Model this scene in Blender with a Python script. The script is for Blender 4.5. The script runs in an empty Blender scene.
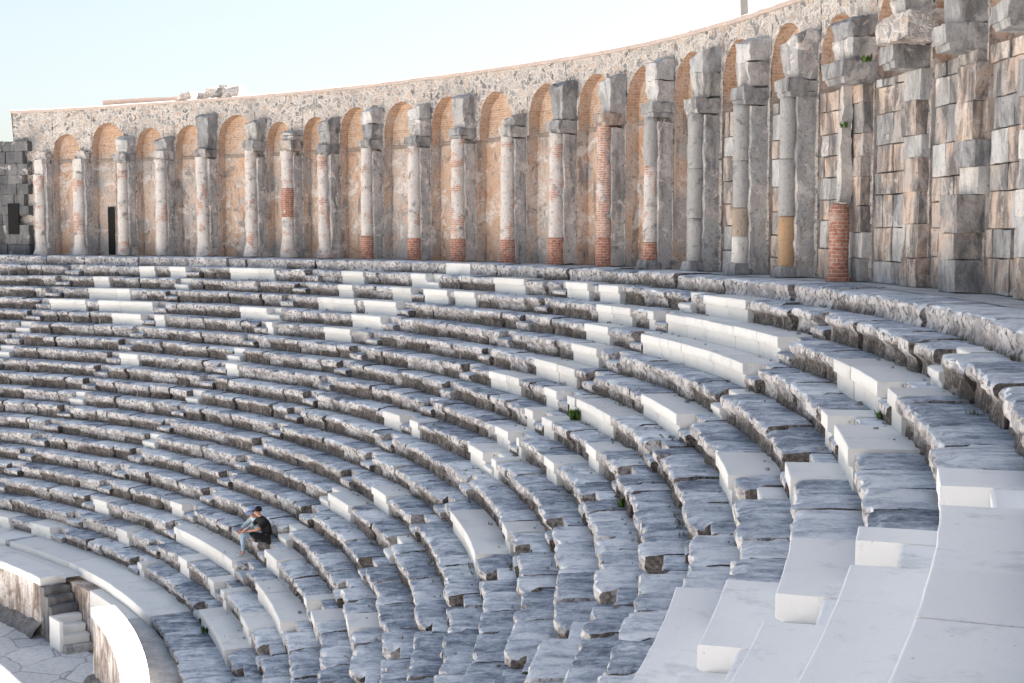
import bpy, bmesh, math, random
from math import sin, cos, pi, radians, degrees, sqrt, floor
from mathutils import Vector, Matrix, noise

random.seed(11)
SC = bpy.context.scene
COL = SC.collection
# ------------------------------------------------------------------ layout (metres; the camera's eye is the origin)
CX, CY = -38.909, 23.320          # centre of the curved seating
FZ = -1.113                       # gallery floor
SKY_GAMMA, SKY_STR, EXPO = .57, .051, 3.04
SUN_AZ, SUN_EL = radians(37), radians(45.7)
def rk(k): return 32.3 if k == 20 else 47-1.545-(.0526 if k else 0)-.64768*k+.00075*k*k      # nose radius of seat tier k
def zk(k): return -10.80 if k == 20 else -1.1132+(.0806 if k else 0)-.4914*k                   # top of seat tier k
def pol(r, a, z): return Vector((CX+r*cos(a), CY+r*sin(a), z))
def sm(x, a, b):
    t = min(1, max(0, (x-a)/(b-a))); return t*t*(3-2*t)

# ------------------------------------------------------------------ material helpers
class G:
    def __init__(s, name):
        m = bpy.data.materials.new(name); m.use_nodes = True
        s.m = m; s.t = m.node_tree; s.t.nodes.clear()
        s.out = s.n('ShaderNodeOutputMaterial'); s.b = s.n('ShaderNodeBsdfPrincipled')
        s.t.links.new(s.b.outputs[0], s.out.inputs[0])
        s.b.inputs['Roughness'].default_value = .85
        s.b.inputs['Specular IOR Level'].default_value = .25
    def n(s, ty, **kw):
        x = s.t.nodes.new(ty)
        for k, v in kw.items(): setattr(x, k, v)
        return x
    def put(s, sock, v):
        if hasattr(v, 'is_output') or isinstance(v, bpy.types.NodeSocket): s.t.links.new(v, sock)
        elif isinstance(v, (tuple, list)) and len(v) == 3 and sock.type == 'RGBA': sock.default_value = (*v, 1)
        else: sock.default_value = v
    def pos(s): return s.n('ShaderNodeNewGeometry').outputs['Position']
    def nrm(s): return s.n('ShaderNodeNewGeometry').outputs['Normal']
    def uv(s): return s.n('ShaderNodeUVMap').outputs[0]
    def rnd(s): return s.n('ShaderNodeObjectInfo').outputs['Random']
    def sep(s, v):
        x = s.n('ShaderNodeSeparateXYZ'); s.put(x.inputs[0], v); return x.outputs
    def com(s, a, b, c):
        x = s.n('ShaderNodeCombineXYZ')
        for i, v in enumerate((a, b, c)): s.put(x.inputs[i], v)
        return x.outputs[0]
    def math(s, op, a, b=0., c=None, clamp=False):
        x = s.n('ShaderNodeMath', operation=op, use_clamp=clamp); s.put(x.inputs[0], a); s.put(x.inputs[1], b)
        if c is not None: s.put(x.inputs[2], c)
        return x.outputs[0]
    def vmul(s, v, k):
        x = s.n('ShaderNodeVectorMath', operation='MULTIPLY'); s.put(x.inputs[0], v); x.inputs[1].default_value = k; return x.outputs[0]
    def vadd(s, v, k):
        x = s.n('ShaderNodeVectorMath', operation='ADD'); s.put(x.inputs[0], v); s.put(x.inputs[1], k); return x.outputs[0]
    def noise(s, v, sc, det=4, ro=.6, dist=0.):
        x = s.n('ShaderNodeTexNoise'); s.put(x.inputs['Vector'], v)
        x.inputs['Scale'].default_value = sc; x.inputs['Detail'].default_value = det
        x.inputs['Roughness'].default_value = ro; x.inputs['Distortion'].default_value = dist
        return x.outputs['Fac']
    def vor(s, v, sc, feature='F1', out='Distance', rand=1.):
        x = s.n('ShaderNodeTexVoronoi', feature=feature); s.put(x.inputs['Vector'], v)
        x.inputs['Scale'].default_value = sc; x.inputs['Randomness'].default_value = rand
        return x.outputs[out]
    def ramp(s, f, stops):
        x = s.n('ShaderNodeValToRGB'); s.put(x.inputs[0], f); e = x.color_ramp.elements
        while len(e) < len(stops): e.new(.5)
        for i, (p, c) in enumerate(stops):
            e[i].position = p
            e[i].color = (c, c, c, 1) if not isinstance(c, (tuple, list)) else (*c, 1)
        return x.outputs[0]
    def mix(s, f, a, b, bt='MIX'):
        x = s.n('ShaderNodeMix', data_type='RGBA', blend_type=bt)
        s.put(x.inputs[0], f); s.put(x.inputs[6], a); s.put(x.inputs[7], b); return x.outputs[2]
    def rng(s, f, a, b, c=0., d=1.):
        x = s.n('ShaderNodeMapRange'); s.put(x.inputs[0], f)
        for i, v in enumerate((a, b, c, d)): s.put(x.inputs[i+1], v)
        return x.outputs[0]
    def bump(s, h, st=.5, dist=.03):
        x = s.n('ShaderNodeBump'); s.put(x.inputs['Height'], h)
        x.inputs['Strength'].default_value = st; x.inputs['Distance'].default_value = dist
        s.t.links.new(x.outputs[0], s.b.inputs['Normal'])
    def done(s, col, rough=None):
        s.put(s.b.inputs['Base Color'], col)
        if rough is not None: s.put(s.b.inputs['Roughness'], rough)
        return s.m

M = {}
def mat_old():
    g = G('weathered_stone'); u, v, _ = g.sep(g.uv()); r = g.rnd(); r50 = g.math('MULTIPLY', r, 60.)
    p = g.pos(); psh = g.vadd(p, g.com(r50, 0., 0.))
    streak = g.noise(g.com(g.math('MULTIPLY', u, 2.6), g.math('MULTIPLY', v, .6), r50), 1.5, 8, .7, .5)
    blot = g.noise(psh, 1.3, 5, .62); fine = g.noise(p, 17., 5, .7); spk = g.noise(p, 42., 3, .6)
    f = g.math('ADD', g.math('MULTIPLY', streak, .5), g.math('MULTIPLY', g.noise(psh, 2.6, 7, .72, .3), .5))
    f = g.math('ADD', f, g.math('MULTIPLY', g.math('SUBTRACT', fine, .5), .22))
    f = g.math('ADD', f, g.math('MULTIPLY', g.math('SUBTRACT', r, .5), .15))
    tread = g.ramp(f, [(.355, (.13, .15, .185)), (.435, (.29, .325, .38)), (.515, (.50, .535, .585)), (.605, (.73, .745, .76))])
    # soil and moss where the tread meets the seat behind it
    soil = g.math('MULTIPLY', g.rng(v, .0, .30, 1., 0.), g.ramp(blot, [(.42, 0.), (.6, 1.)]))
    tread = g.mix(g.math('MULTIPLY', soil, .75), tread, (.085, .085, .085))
    # front: pale lichen on the nosing, brown-black patina on the hollow below
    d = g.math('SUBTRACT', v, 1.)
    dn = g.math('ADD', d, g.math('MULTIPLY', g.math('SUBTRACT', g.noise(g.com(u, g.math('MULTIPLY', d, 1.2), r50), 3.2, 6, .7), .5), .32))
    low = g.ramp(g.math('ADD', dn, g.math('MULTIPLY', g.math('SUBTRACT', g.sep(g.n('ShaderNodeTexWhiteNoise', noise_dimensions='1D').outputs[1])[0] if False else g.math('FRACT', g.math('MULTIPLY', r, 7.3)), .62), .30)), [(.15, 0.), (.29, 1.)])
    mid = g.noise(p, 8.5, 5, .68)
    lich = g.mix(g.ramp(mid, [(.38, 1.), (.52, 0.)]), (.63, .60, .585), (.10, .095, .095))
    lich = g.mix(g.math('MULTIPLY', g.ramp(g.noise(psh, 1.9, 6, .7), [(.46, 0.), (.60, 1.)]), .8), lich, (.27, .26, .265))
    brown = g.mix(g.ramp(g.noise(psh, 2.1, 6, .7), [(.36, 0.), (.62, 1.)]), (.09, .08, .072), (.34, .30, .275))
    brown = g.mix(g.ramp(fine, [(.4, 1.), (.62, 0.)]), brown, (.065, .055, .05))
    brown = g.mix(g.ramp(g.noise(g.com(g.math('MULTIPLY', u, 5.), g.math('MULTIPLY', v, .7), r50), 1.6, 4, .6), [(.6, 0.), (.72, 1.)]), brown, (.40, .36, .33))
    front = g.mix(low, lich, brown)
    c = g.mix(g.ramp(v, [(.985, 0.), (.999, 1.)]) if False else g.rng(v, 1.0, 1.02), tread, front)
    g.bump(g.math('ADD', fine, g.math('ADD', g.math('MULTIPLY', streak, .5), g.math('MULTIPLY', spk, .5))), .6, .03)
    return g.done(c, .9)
def mat_marble(name='clean_marble', lo=(.66, .655, .635), hi=(.76, .75, .725)):
    g = G(name); p = g.pos(); r = g.rnd()
    n = g.noise(p, 2.2, 5, .65); f = g.noise(p, 30., 4, .6)
    c = g.mix(n, lo, hi)
    c = g.mix(g.ramp(g.math('FRACT', g.math('MULTIPLY', r, 5.7)), [(.45, 0.), (1., .55 if name == 'clean_marble' else .12)]), c, (.56, .55, .53))
    c = g.mix(g.ramp(g.noise(g.vadd(p, (7, 3, 1)), 1.1, 8, .75), [(.55, 0.), (.68, .7)]), c, (.47, .47, .48))
    c = g.mix(g.ramp(f, [(.24, 1.), (.33, 0.)]), c, (.4, .38, .35))
    g.bump(f, .25, .01); return g.done(c, .7)
def mat_rubble():
    g = G('rubble_masonry'); p = g.pos(); n = g.noise(p, 3., 3)
    q = g.vadd(g.vmul(p, (1, 1, 1.35)), g.com(n, n, n))
    edge = g.vor(q, 3.4, 'DISTANCE_TO_EDGE'); cell = g.vor(q, 3.4, 'F1', 'Color')
    cr, cg, cb = g.sep(cell)
    st = g.ramp(cr, [(.0, (.14, .135, .135)), (.2, (.30, .285, .275)), (.42, (.48, .43, .40)), (.65, (.62, .57, .53)), (.85, (.56, .42, .33)), (1., (.36, .31, .28))])
    f = g.noise(p, 14., 5, .65); big = g.noise(p, .55, 5, .6)
    st = g.mix(g.ramp(f, [(.35, .8), (.55, 0.)]), st, (.16, .15, .15))
    mort = g.mix(f, (.54, .49, .45), (.76, .70, .65))
    m = g.ramp(g.math('ADD', edge, g.math('MULTIPLY', g.math('SUBTRACT', f, .5), .12)), [(.07, 1.), (.15, 0.)])
    c = g.mix(m, st, mort)
    c = g.mix(g.ramp(big, [(.54, 0.), (.72, .6)]), c, (.24, .23, .23))
    g.bump(g.math('ADD', g.math('MINIMUM', edge, .12), g.math('MULTIPLY', f, .06)), .8, .25); return g.done(c, .92)
def mat_plaster(name, ga, base, alt, grey, zsw=True):
    g = G(name); p = g.pos(); n = g.noise(p, .75, 6, .62, .3); f = g.noise(p, 9., 6, .7); n2 = g.noise(g.vadd(p, (11, 5, 3)), 1.3, 7, .68, .5)
    z = g.sep(p)[2]
    c = g.mix(g.ramp(n2, [(.38, 0.), (.62, 1.)]), base, alt)
    drip = g.noise(g.vmul(p, (2.2, 2.2, .35)), 1.4, 6, .65)
    c = g.mix(g.ramp(n, [(ga, 0.), (ga+.1, .85)]), c, grey)
    c = g.mix(g.ramp(drip, [(.53, 0.), (.66, .85)]), c, (.19, .18, .175))
    c = g.mix(g.ramp(g.noise(g.vadd(p, (3, 9, 2)), 1.5, 8, .74, .8), [(.545, 0.), (.58, .85)]), c, (.70, .65, .61))
    c = g.mix(g.ramp(g.noise(g.vadd(p, (13, 2, 7)), 1.2, 8, .74, .8), [(.565, 0.), (.62, .85)]), c, (.25, .235, .225))
    c = g.mix(g.ramp(f, [(.3, .75), (.46, 0.)]), c, (.12, .10, .09))
    if zsw:
        br = g.n('ShaderNodeTexBrick'); g.put(br.inputs['Vector'], g.com(g.math('ADD', g.sep(p)[0], g.sep(p)[1]), z, 0.))
        br.inputs['Scale'].default_value = 1.; br.inputs['Brick Width'].default_value = .32; br.inputs['Row Height'].default_value = .085
        br.inputs['Mortar Size'].default_value = .012
        g.put(br.inputs['Color1'], (.48, .29, .18)); g.put(br.inputs['Color2'], (.57, .38, .26)); g.put(br.inputs['Mortar'], (.58, .48, .40))
        bc = g.mix(g.ramp(n2, [(.36, 1.), (.5, 0.)]), br.outputs[0], (.60, .48, .40))
        bc = g.mix(g.ramp(f, [(.34, .6), (.5, 0.)]), bc, (.18, .11, .07))
        c = g.mix(g.rng(g.math('ADD', z, g.math('MULTIPLY', n, 1.1)), FZ+5.0, FZ+5.6), c, bc)
    g.bump(g.math('ADD', f, g.math('MULTIPLY', n2, 1.4)), .7, .06); return g.done(c, .92)
def mat_shaft(name, red, light=(.70, .645, .60), dark=(.21, .2, .2)):
    g = G(name); p = g.pos(); r50 = g.math('MULTIPLY', g.rnd(), 70.); q = g.vadd(p, g.com(r50, 0., 0.))
    u, v, _ = g.sep(g.uv())
    br = g.n('ShaderNodeTexBrick'); g.put(br.inputs['Vector'], g.com(u, v, 0.)); br.inputs['Scale'].default_value = 1.
    br.inputs['Brick Width'].default_value = .26; br.inputs['Row Height'].default_value = .075; br.inputs['Mortar Size'].default_value = .012
    g.put(br.inputs['Color1'], (.46, .22, .15)); g.put(br.inputs['Color2'], (.56, .33, .25)); g.put(br.inputs['Mortar'], (.60, .52, .46))
    n = g.noise(q, 1.5, 6, .68, .2); f = g.noise(q, 11., 5, .7)
    c = g.mix(g.noise(q, 3., 4), light, tuple(x*.78 for x in light))
    c = g.mix(g.ramp(n, [(red, 0.), (red+.06, 1.)]), c, br.outputs[0])
    c = g.mix(g.ramp(g.noise(g.vadd(q, (4, 4, 4)), 2.0, 6, .7), [(.56, 0.), (.66, .9)]), c, dark)
    c = g.mix(g.ramp(f, [(.32, .8), (.44, 0.)]), c, dark)
    g.bump(g.math('ADD', f, n), .7, .05); return g.done(c, .92)
def mat_brick():
    g = G('red_brick'); u, v, _ = g.sep(g.uv()); p = g.pos()
    br = g.n('ShaderNodeTexBrick'); g.put(br.inputs['Vector'], g.com(u, v, 0.)); br.inputs['Scale'].default_value = 1.
    br.inputs['Brick Width'].default_value = .24; br.inputs['Row Height'].default_value = .085; br.inputs['Mortar Size'].default_value = .011
    g.put(br.inputs['Color1'], (.40, .15, .095)); g.put(br.inputs['Color2'], (.50, .24, .16)); g.put(br.inputs['Mortar'], (.52, .42, .36))
    f = g.noise(p, 9., 5, .7); c = g.mix(g.ramp(f, [(.35, .7), (.52, 0.)]), br.outputs[0], (.16, .07, .05))
    c = g.mix(g.ramp(g.noise(p, 2.4, 4), [(.58, 0.), (.68, .6)]), c, (.52, .42, .36))
    g.bump(g.math('ADD', g.math('MULTIPLY', br.outputs['Fac'], -1.), f), .8, .03); return g.done(c, .9)
def mat_ashlar(name, stops, spot=.8, dark=(.10, .10, .105)):
    g = G(name); p = g.pos(); r = g.rnd(); r50 = g.math('MULTIPLY', r, 70.); q = g.vadd(p, g.com(r50, r50, 0.))
    n = g.noise(q, 1.1, 6, .66, .4); f = g.noise(q, 10., 6, .7)
    n = g.noise(p, .7, 6, .68, .5)
    fr = g.math('ADD', g.math('MULTIPLY', r, .36), g.math('MULTIPLY', n, .64))
    c = g.ramp(fr, stops)
    c = g.mix(g.ramp(g.noise(g.vmul(p, (1.6, 1.6, .6)), 1.5, 7, .7, .5), [(.43, 0.), (.60, spot)]), c, dark)
    c = g.mix(g.ramp(g.noise(g.vadd(p, (2, 7, 1)), 1.4, 8, .72, .8), [(.585, 0.), (.64, .8)]), c, (.58, .545, .51))
    c = g.mix(g.ramp(f, [(.3, .8), (.44, 0.)]), c, dark)
    g.bump(g.math('ADD', f, g.math('MULTIPLY', n, 1.3)), .8, .05); return g.done(c, .9)
def mat_streaked():
    g = G('rain_streaked_stone'); u, v, _ = g.sep(g.uv()); p = g.pos()
    s = g.noise(g.com(g.math('MULTIPLY', u, 1.9), g.math('MULTIPLY', v, .45), 0.), 1.3, 7, .72, .5)
    b = g.noise(p, 1.1, 5, .6); f = g.noise(p, 12., 5, .7)
    f2 = g.math('ADD', g.math('MULTIPLY', s, .6), g.math('MULTIPLY', b, .4))
    c = g.ramp(f2, [(.36, (.10, .085, .075)), (.46, (.27, .21, .175)), (.52, (.52, .46, .42)), (.62, (.74, .71, .68))])
    c = g.mix(g.ramp(f, [(.34, .7), (.48, 0.)]), c, (.10, .085, .08))
    g.bump(g.math('ADD', s, f), .6, .04); return g.done(c, .9)
def mat_simple(name, a, b, sc=3., bump=.4, dist=.03, rough=.9):
    g = G(name); p = g.pos(); n = g.noise(p, sc, 6, .65); f = g.noise(p, sc*6, 5, .7)
    c = g.mix(g.ramp(g.math('ADD', g.math('MULTIPLY', n, .6), g.math('MULTIPLY', f, .4)), [(.36, 0.), (.64, 1.)]), a, b)
    if bump: g.bump(g.math('ADD', n, f), bump, dist)
    return g.done(c, rough)
def mat_paving():
    g = G('flagstone_paving'); p = g.pos(); n = g.noise(p, 1.4, 4)
    x, y, z = g.sep(p); q = g.vadd(g.com(g.math('MULTIPLY', x, 1.), g.math('MULTIPLY', y, .75), 0.), g.com(g.math('MULTIPLY', n, .5), 0., 0.))
    e = g.vor(q, .85, 'DISTANCE_TO_EDGE', 'Distance', .8); cell = g.sep(g.vor(q, .85, 'F1', 'Color', .8))[0]
    f = g.noise(p, 7., 5, .7)
    c = g.mix(cell, (.52, .52, .525), (.64, .63, .62)); c = g.mix(g.ramp(f, [(.36, .5), (.54, 0.)]), c, (.36, .36, .37))
    c = g.mix(g.ramp(g.math('ADD', e, g.math('MULTIPLY', g.math('SUBTRACT', f, .5), .03)), [(.006, .8), (.026, 0.)]), c, (.24, .24, .235)); g.bump(g.math('MINIMUM', e, .05), .7, .2)
    return g.done(c, .85)
def mat_leaf():
    g = G('weed_leaf'); n = g.noise(g.pos(), 14., 2); return g.done(g.mix(n, (.045, .10, .02), (.12, .19, .04)), .6)

M['old'] = mat_old(); M['marble'] = mat_marble(); M['brightened'] = mat_marble('brightened_marble', (.82, .81, .79), (.88, .87, .85)); M['rubble'] = mat_rubble(); M['brick'] = mat_brick()  # second marble is a copy painted brighter, making up for dim foreground light
M['niche'] = mat_plaster('ochre_plaster', .53, (.56, .355, .235), (.61, .47, .375), (.45, .43, .42))
M['niche_grey'] = mat_plaster('grey_plaster', .47, (.57, .41, .31), (.60, .51, .45), (.45, .435, .425))
M['band'] = mat_simple('stained_band_stone', (.20, .17, .15), (.40, .33, .28), 2.)
M['shaft'] = mat_shaft('plastered_brick_shaft', .53); M['shaft_red'] = mat_shaft('bare_brick_shaft', .44)
M['shaft_stone'] = mat_shaft('grey_stone_shaft', .75, (.44, .425, .41), (.17, .17, .175))
M['shaft_tan'] = mat_shaft('tan_stone_shaft', .7, (.52, .34, .2), (.2, .17, .15))
GREY = [(.25, (.28, .28, .285)), (.42, (.37, .365, .365)), (.58, (.47, .455, .44)), (.75, (.60, .565, .53))]
MIXD = [(.28, (.32, .31, .30)), (.38, (.45, .41, .38)), (.46, (.57, .44, .355)), (.54, (.49, .45, .42)), (.61, (.62, .47, .37)), (.74, (.70, .63, .57))]
M['grey'] = mat_ashlar('grey_ashlar', GREY, .7); M['mixed'] = mat_ashlar('mixed_ashlar', MIXD, .85)
M['dark'] = mat_ashlar('dark_ashlar', [(.2, (.10, .105, .11)), (.5, (.17, .17, .175)), (.8, (.27, .26, .255))], .85)
M['white'] = mat_ashlar('pale_ashlar', [(.2, (.62, .58, .54)), (.8, (.74, .71, .67))], .35)
M['pale'] = mat_ashlar('pale_grey_ashlar', [(.2, (.44, .44, .445)), (.5, (.58, .565, .55)), (.8, (.70, .67, .64))], .6, (.2, .2, .205)); M['tan'] = mat_ashlar('tan_ashlar', [(.2, (.40, .31, .24)), (.8, (.47, .38, .31))], .2)
M['pier'] = mat_plaster('pier_rubble', .40, (.60, .55, .515), (.54, .505, .48), (.40, .395, .395), False)
M['streak'] = mat_streaked(); M['paving'] = mat_paving()
M['coping'] = mat_simple('brick_coping', (.40, .34, .31), (.62, .50, .44), 5.)
M['footing'] = mat_simple('rough_footing', (.16, .15, .15), (.46, .44, .43), 3., 1., .15)
M['earth'] = mat_simple('packed_earth', (.12, .10, .085), (.22, .19, .165), 2.)
M['ground'] = mat_simple('dry_ground', (.36, .33, .28), (.46, .42, .36), .3)
M['floor'] = mat_simple('gallery_floor_stone', (.30, .31, .32), (.58, .58, .57), 1.6)
M['leaf'] = mat_leaf()
M['dry'] = mat_simple('dry_grass', (.07, .075, .03), (.17, .16, .08), 9., 0)
M['void'] = mat_simple('dark_opening', (.012, .012, .012), (.02, .02, .02), 2., 0)

# ------------------------------------------------------------------ object helpers
def link(o): COL.objects.link(o); return o
def thing(name, label, cat, loc=(0, 0, 0), group=None):
    o = link(bpy.data.objects.new(name, None)); o.location = loc; o.empty_display_size = .2
    o['label'] = label; o['category'] = cat; o['kind'] = 'thing'
    if group: o['group'] = group
    return o
def tag(o, label, cat, group=None):
    o['kind'] = 'thing'; o['label'] = label; o['category'] = cat
    if group: o['group'] = group
    return o
def mk(name, V, Fc, mat, parent=None, uvs=None, smooth=True, label=None, origin=None):
    """one mesh object; V are world positions, uvs one (u,v) per vertex"""
    off = parent_world(parent) if parent is not None else Vector(origin or (0, 0, 0))
    me = bpy.data.meshes.new(name)
    me.from_pydata([tuple(Vector(v)-off) for v in V], [], Fc)
    if uvs is not None:
        ul = me.uv_layers.new(name='UVMap'); li = [0]*len(me.loops); me.loops.foreach_get('vertex_index', li)
        flat = [0.]*(2*len(li))
        for j, vi in enumerate(li): flat[2*j], flat[2*j+1] = uvs[vi]
        ul.data.foreach_set('uv', flat)
    me.materials.append(mat)
    if smooth: me.polygons.foreach_set('use_smooth', [True]*len(me.polygons))
    o = link(bpy.data.objects.new(name, me))
    if parent is not None: o.parent = parent
    else: o.location = off
    if label: o['label'] = label
    if smooth: o.data.set_sharp_from_angle(angle=radians(38))
    return o
def parent_world(p):
    v = Vector((0, 0, 0))
    while p is not None: v = v+p.location; p = p.parent
    return v
def nv(p, f, seed=0.):
    return noise.noise_vector(Vector((p[0]*f+seed, p[1]*f-seed*.7, p[2]*f+seed*.3)))
def hard(o, ang=40):
    """flat faces at hard corners"""
    o.data.set_sharp_from_angle(angle=radians(ang)); return o

def sweep(profile, angs, disp=None, cap=True, capfix=None):
    """profile list of (r,z,v); swept along angles. returns V,F,UV"""
    V, Fc, U = [], [], []; n = len(profile)
    for ai, a in enumerate(angs):
        for j, (r, z, v) in enumerate(profile):
            P = pol(r, a, z)
            if disp: P = disp(P, a, ai, j, r, z)
            V.append(P); U.append((a*r, v))
    for i in range(len(angs)-1):
        for j in range(n-1):
            b = i*n+j; Fc.append((b, b+1, b+n+1, b+n))
    if cap:
        for i in (0, len(angs)-1):
            base = len(V)
            for j in range(n): V.append(V[i*n+j].copy()); U.append((angs[i]*profile[j][0]+j*.07, 1.34))
            if capfix:
                for (r, z) in capfix: V.append(pol(r, angs[i], z)); U.append((angs[i]*r, 1.34))
            idx = list(range(base, len(V)))
            Fc.append(tuple(idx if i == 0 else idx[::-1]))
    return V, Fc, U
def frange(a0, a1, step):
    n = max(2, int(math.ceil(abs(a1-a0)/step))); return [a0+(a1-a0)*i/n for i in range(n+1)]

def box(c, sx, sy, sz, rot=0., seg=1, amp=0., fr=2.5, taper=1., seed=0.):
    """a box centred on c in plan, standing on c.z; sx radial (local x), sy tangential (local y)"""
    V, Fc, U = [], [], []
    nx, ny, nz = max(1, int(round(sx/seg))), max(1, int(round(sy/seg))), max(1, int(round(sz/seg)))
    ca, sa = cos(rot), sin(rot); ix = {}
    def vert(i, j, k):
        key = (i, j, k)
        if key not in ix:
            x = (i/nx-.5)*sx; y = (j/ny-.5)*sy; z = k/nz*sz
            t = 1+(taper-1)*k/nz; x *= t; y *= t
            P = Vector((c[0]+x*ca-y*sa, c[1]+x*sa+y*ca, c[2]+z))
            if amp:
                edge = (i in (0, nx))+(j in (0, ny))+(k in (0, nz))
                P += nv(P, fr, seed)*amp+nv(P, fr*3.1, seed+9)*amp*.45
                if edge >= 2:
                    ctr = Vector((c[0], c[1], c[2]+sz/2)); P += (ctr-P).normalized()*amp*.45*abs(noise.noise(P*2.7))*2
            ix[key] = len(V); V.append(P); U.append((y+x, z))
        return ix[key]
    for i in range(nx):
        for j in range(ny):
            Fc.append((vert(i, j, nz), vert(i+1, j, nz), vert(i+1, j+1, nz), vert(i, j+1, nz)))
            Fc.append((vert(i, j, 0), vert(i, j+1, 0), vert(i+1, j+1, 0), vert(i+1, j, 0)))
    for i in range(nx):
        for k in range(nz):
            Fc.append((vert(i, 0, k), vert(i+1, 0, k), vert(i+1, 0, k+1), vert(i, 0, k+1)))
            Fc.append((vert(i, ny, k), vert(i, ny, k+1), vert(i+1, ny, k+1), vert(i+1, ny, k)))
    for j in range(ny):
        for k in range(nz):
            Fc.append((vert(0, j, k), vert(0, j, k+1), vert(0, j+1, k+1), vert(0, j+1, k)))
            Fc.append((vert(nx, j, k), vert(nx, j+1, k), vert(nx, j+1, k+1), vert(nx, j, k+1)))
    return V, Fc, U
def drum(c, prof, nseg=20, amp=0., fr=3., lean=(0, 0), seed=0.):
    """a column standing at c; prof list of (z, radius)"""
    V, Fc, U = [], [], []
    for i, (z, r) in enumerate(prof):
        for s in range(nseg):
            a = 2*pi*s/nseg; P = Vector((c[0]+r*cos(a)+lean[0]*z, c[1]+r*sin(a)+lean[1]*z, c[2]+z))
            if amp: P += nv(P, fr, seed)*amp+nv(P, fr*3, seed+4)*amp*.4
            V.append(P); U.append((a*r, z))
    for i in range(len(prof)-1):
        for s in range(nseg):
            t = (s+1) % nseg; Fc.append((i*nseg+s, i*nseg+t, (i+1)*nseg+t, (i+1)*nseg+s))
    Fc.append(tuple(range((len(prof)-1)*nseg, len(prof)*nseg))); Fc.append(tuple(range(nseg))[::-1])
    return V, Fc, U
def join(*parts):
    V, Fc, U = [], [], []
    for v, f, u in parts:
        b = len(V); V += v; U += u; Fc += [tuple(i+b for i in q) for q in f]
    return V, Fc, U

# ------------------------------------------------------------------ setting: ground, orchestra floor, slope under the seats
def struct(o): o['kind'] = 'structure'; return o
V = [pol(r, 2*pi*i/96, z) for r, z in ((31.6, -12.95), (3000, -12.95)) for i in range(96)]
struct(mk('ground', V, [(i, (i+1) % 96, 96+(i+1) % 96, 96+i) for i in range(96)], M['ground']))
V = [pol(r, 2*pi*i/128, -12.9) for r in (.5, 31.7) for i in range(128)]
struct(mk('orchestra_floor', V, [(i, 128+i, 128+(i+1) % 128, (i+1) % 128) for i in range(128)]+[tuple(range(128))], M['paving']))
prof = [(31.95, -12.9, 0)]+[(rk(k)+.16, zk(k)-.56, 0) for k in range(20, -1, -1)]+[(49.0, FZ-.3, 0)]
V, Fc, U = sweep(prof, frange(radians(-106), radians(80), .03), cap=False)
struct(mk('slope', V, Fc, M['earth']))
V, Fc, U = sweep([(rk(0)+1.0, FZ-.012, 0), (49.2, FZ-.012, 0)], frange(radians(-106), radians(80), .02), cap=False)
struct(mk('gallery_floor', V, Fc, M['floor'], uvs=U))

# ------------------------------------------------------------------ seat tiers
STAIRS = [75.4, 65.6, 56.2, 46.5, 36.4, 25.6, 14.9, 3.5, -6.7, -16.9]     # radial stairs, degrees
HALF = .42
WHITE = {  # clean replacement blocks: tier -> angle ranges (degrees)
 0: [(34.6, 36.6)],
 1: [(59.2, 60.4), (56.8, 58.0), (49.6, 53.2), (42.2, 44.0), (37.2, 38.2), (28.6, 31.2), (23.2, 24.6), (20.5, 22.2), (9.6, 13.2)],
 2: [(62.0, 63.2), (42.0, 43.2), (33.8, 38.6), (31.4, 33.2), (17.6, 20.6), (4.2, 16.0), (-8.4, -1.6), (-40, -15.2)],
 3: [(59.5, 62.8), (40.6, 43.8), (36.8, 39.8), (17.6, 19.8), (4.4, 15.6), (-6.0, -5.2), (-9.9, -7.6), (-40, -15.6)],
 4: [(62.2, 65.0), (57.0, 61.2), (47.0, 49.4), (36.2, 39.6), (16.4, 18.9), (-8.9, -7.2), (-40, -13.4)],
 5: [(54.8, 59.2), (45.4, 47.2), (38.4, 40.8), (16.2, 20.4), (3.9, 8.7), (-5.0, -2.2), (-40, -13.2)],
 6: [(19.8, 23.0), (13.4, 16.9), (8.9, 13.2), (-40, -11.2)],
 7: [(13.0, 16.5), (6.6, 8.2), (-40, -14.6)],
 8: [(54.0, 55.6), (44.8, 46.4), (13.9, 17.2), (8.6, 10.2)],
 9: [(24.0, 28.2), (13.6, 17.6)], 10: [(5.6, 7.0)], 11: [(5.8, 12.4)],
 12: [(19.4, 21.7)], 13: [(21.8, 25.1)], 15: [(8.8, 10.6)],
 16: [(36.6, 38.6), (22.6, 25.0), (12.6, 16.4)], 17: [(44.2, 47.0), (26.8, 35.6), (15.6, 22.4)],
 18: [(39.6, 41.0), (24.2, 27.4), (18.0, 20.4), (31.0, 32.4)], 19: [(51.9, 56.0), (46.8, 49.6), (35.0, 36.2), (18.0, 25.0)],
 20: [(27.4, 48.6), (49.2, 51.4), (51.6, 75)],
}
ORD = ['', 'first', 'second', 'third', 'fourth', 'fifth', 'sixth', 'seventh', 'eighth', 'ninth', 'tenth', 'eleventh', 'twelfth',
       'thirteenth', 'fourteenth', 'fifteenth', 'sixteenth', 'seventeenth', 'eighteenth', 'nineteenth']
A_NEAR, A_FAR = -31.0, 79.0
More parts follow.
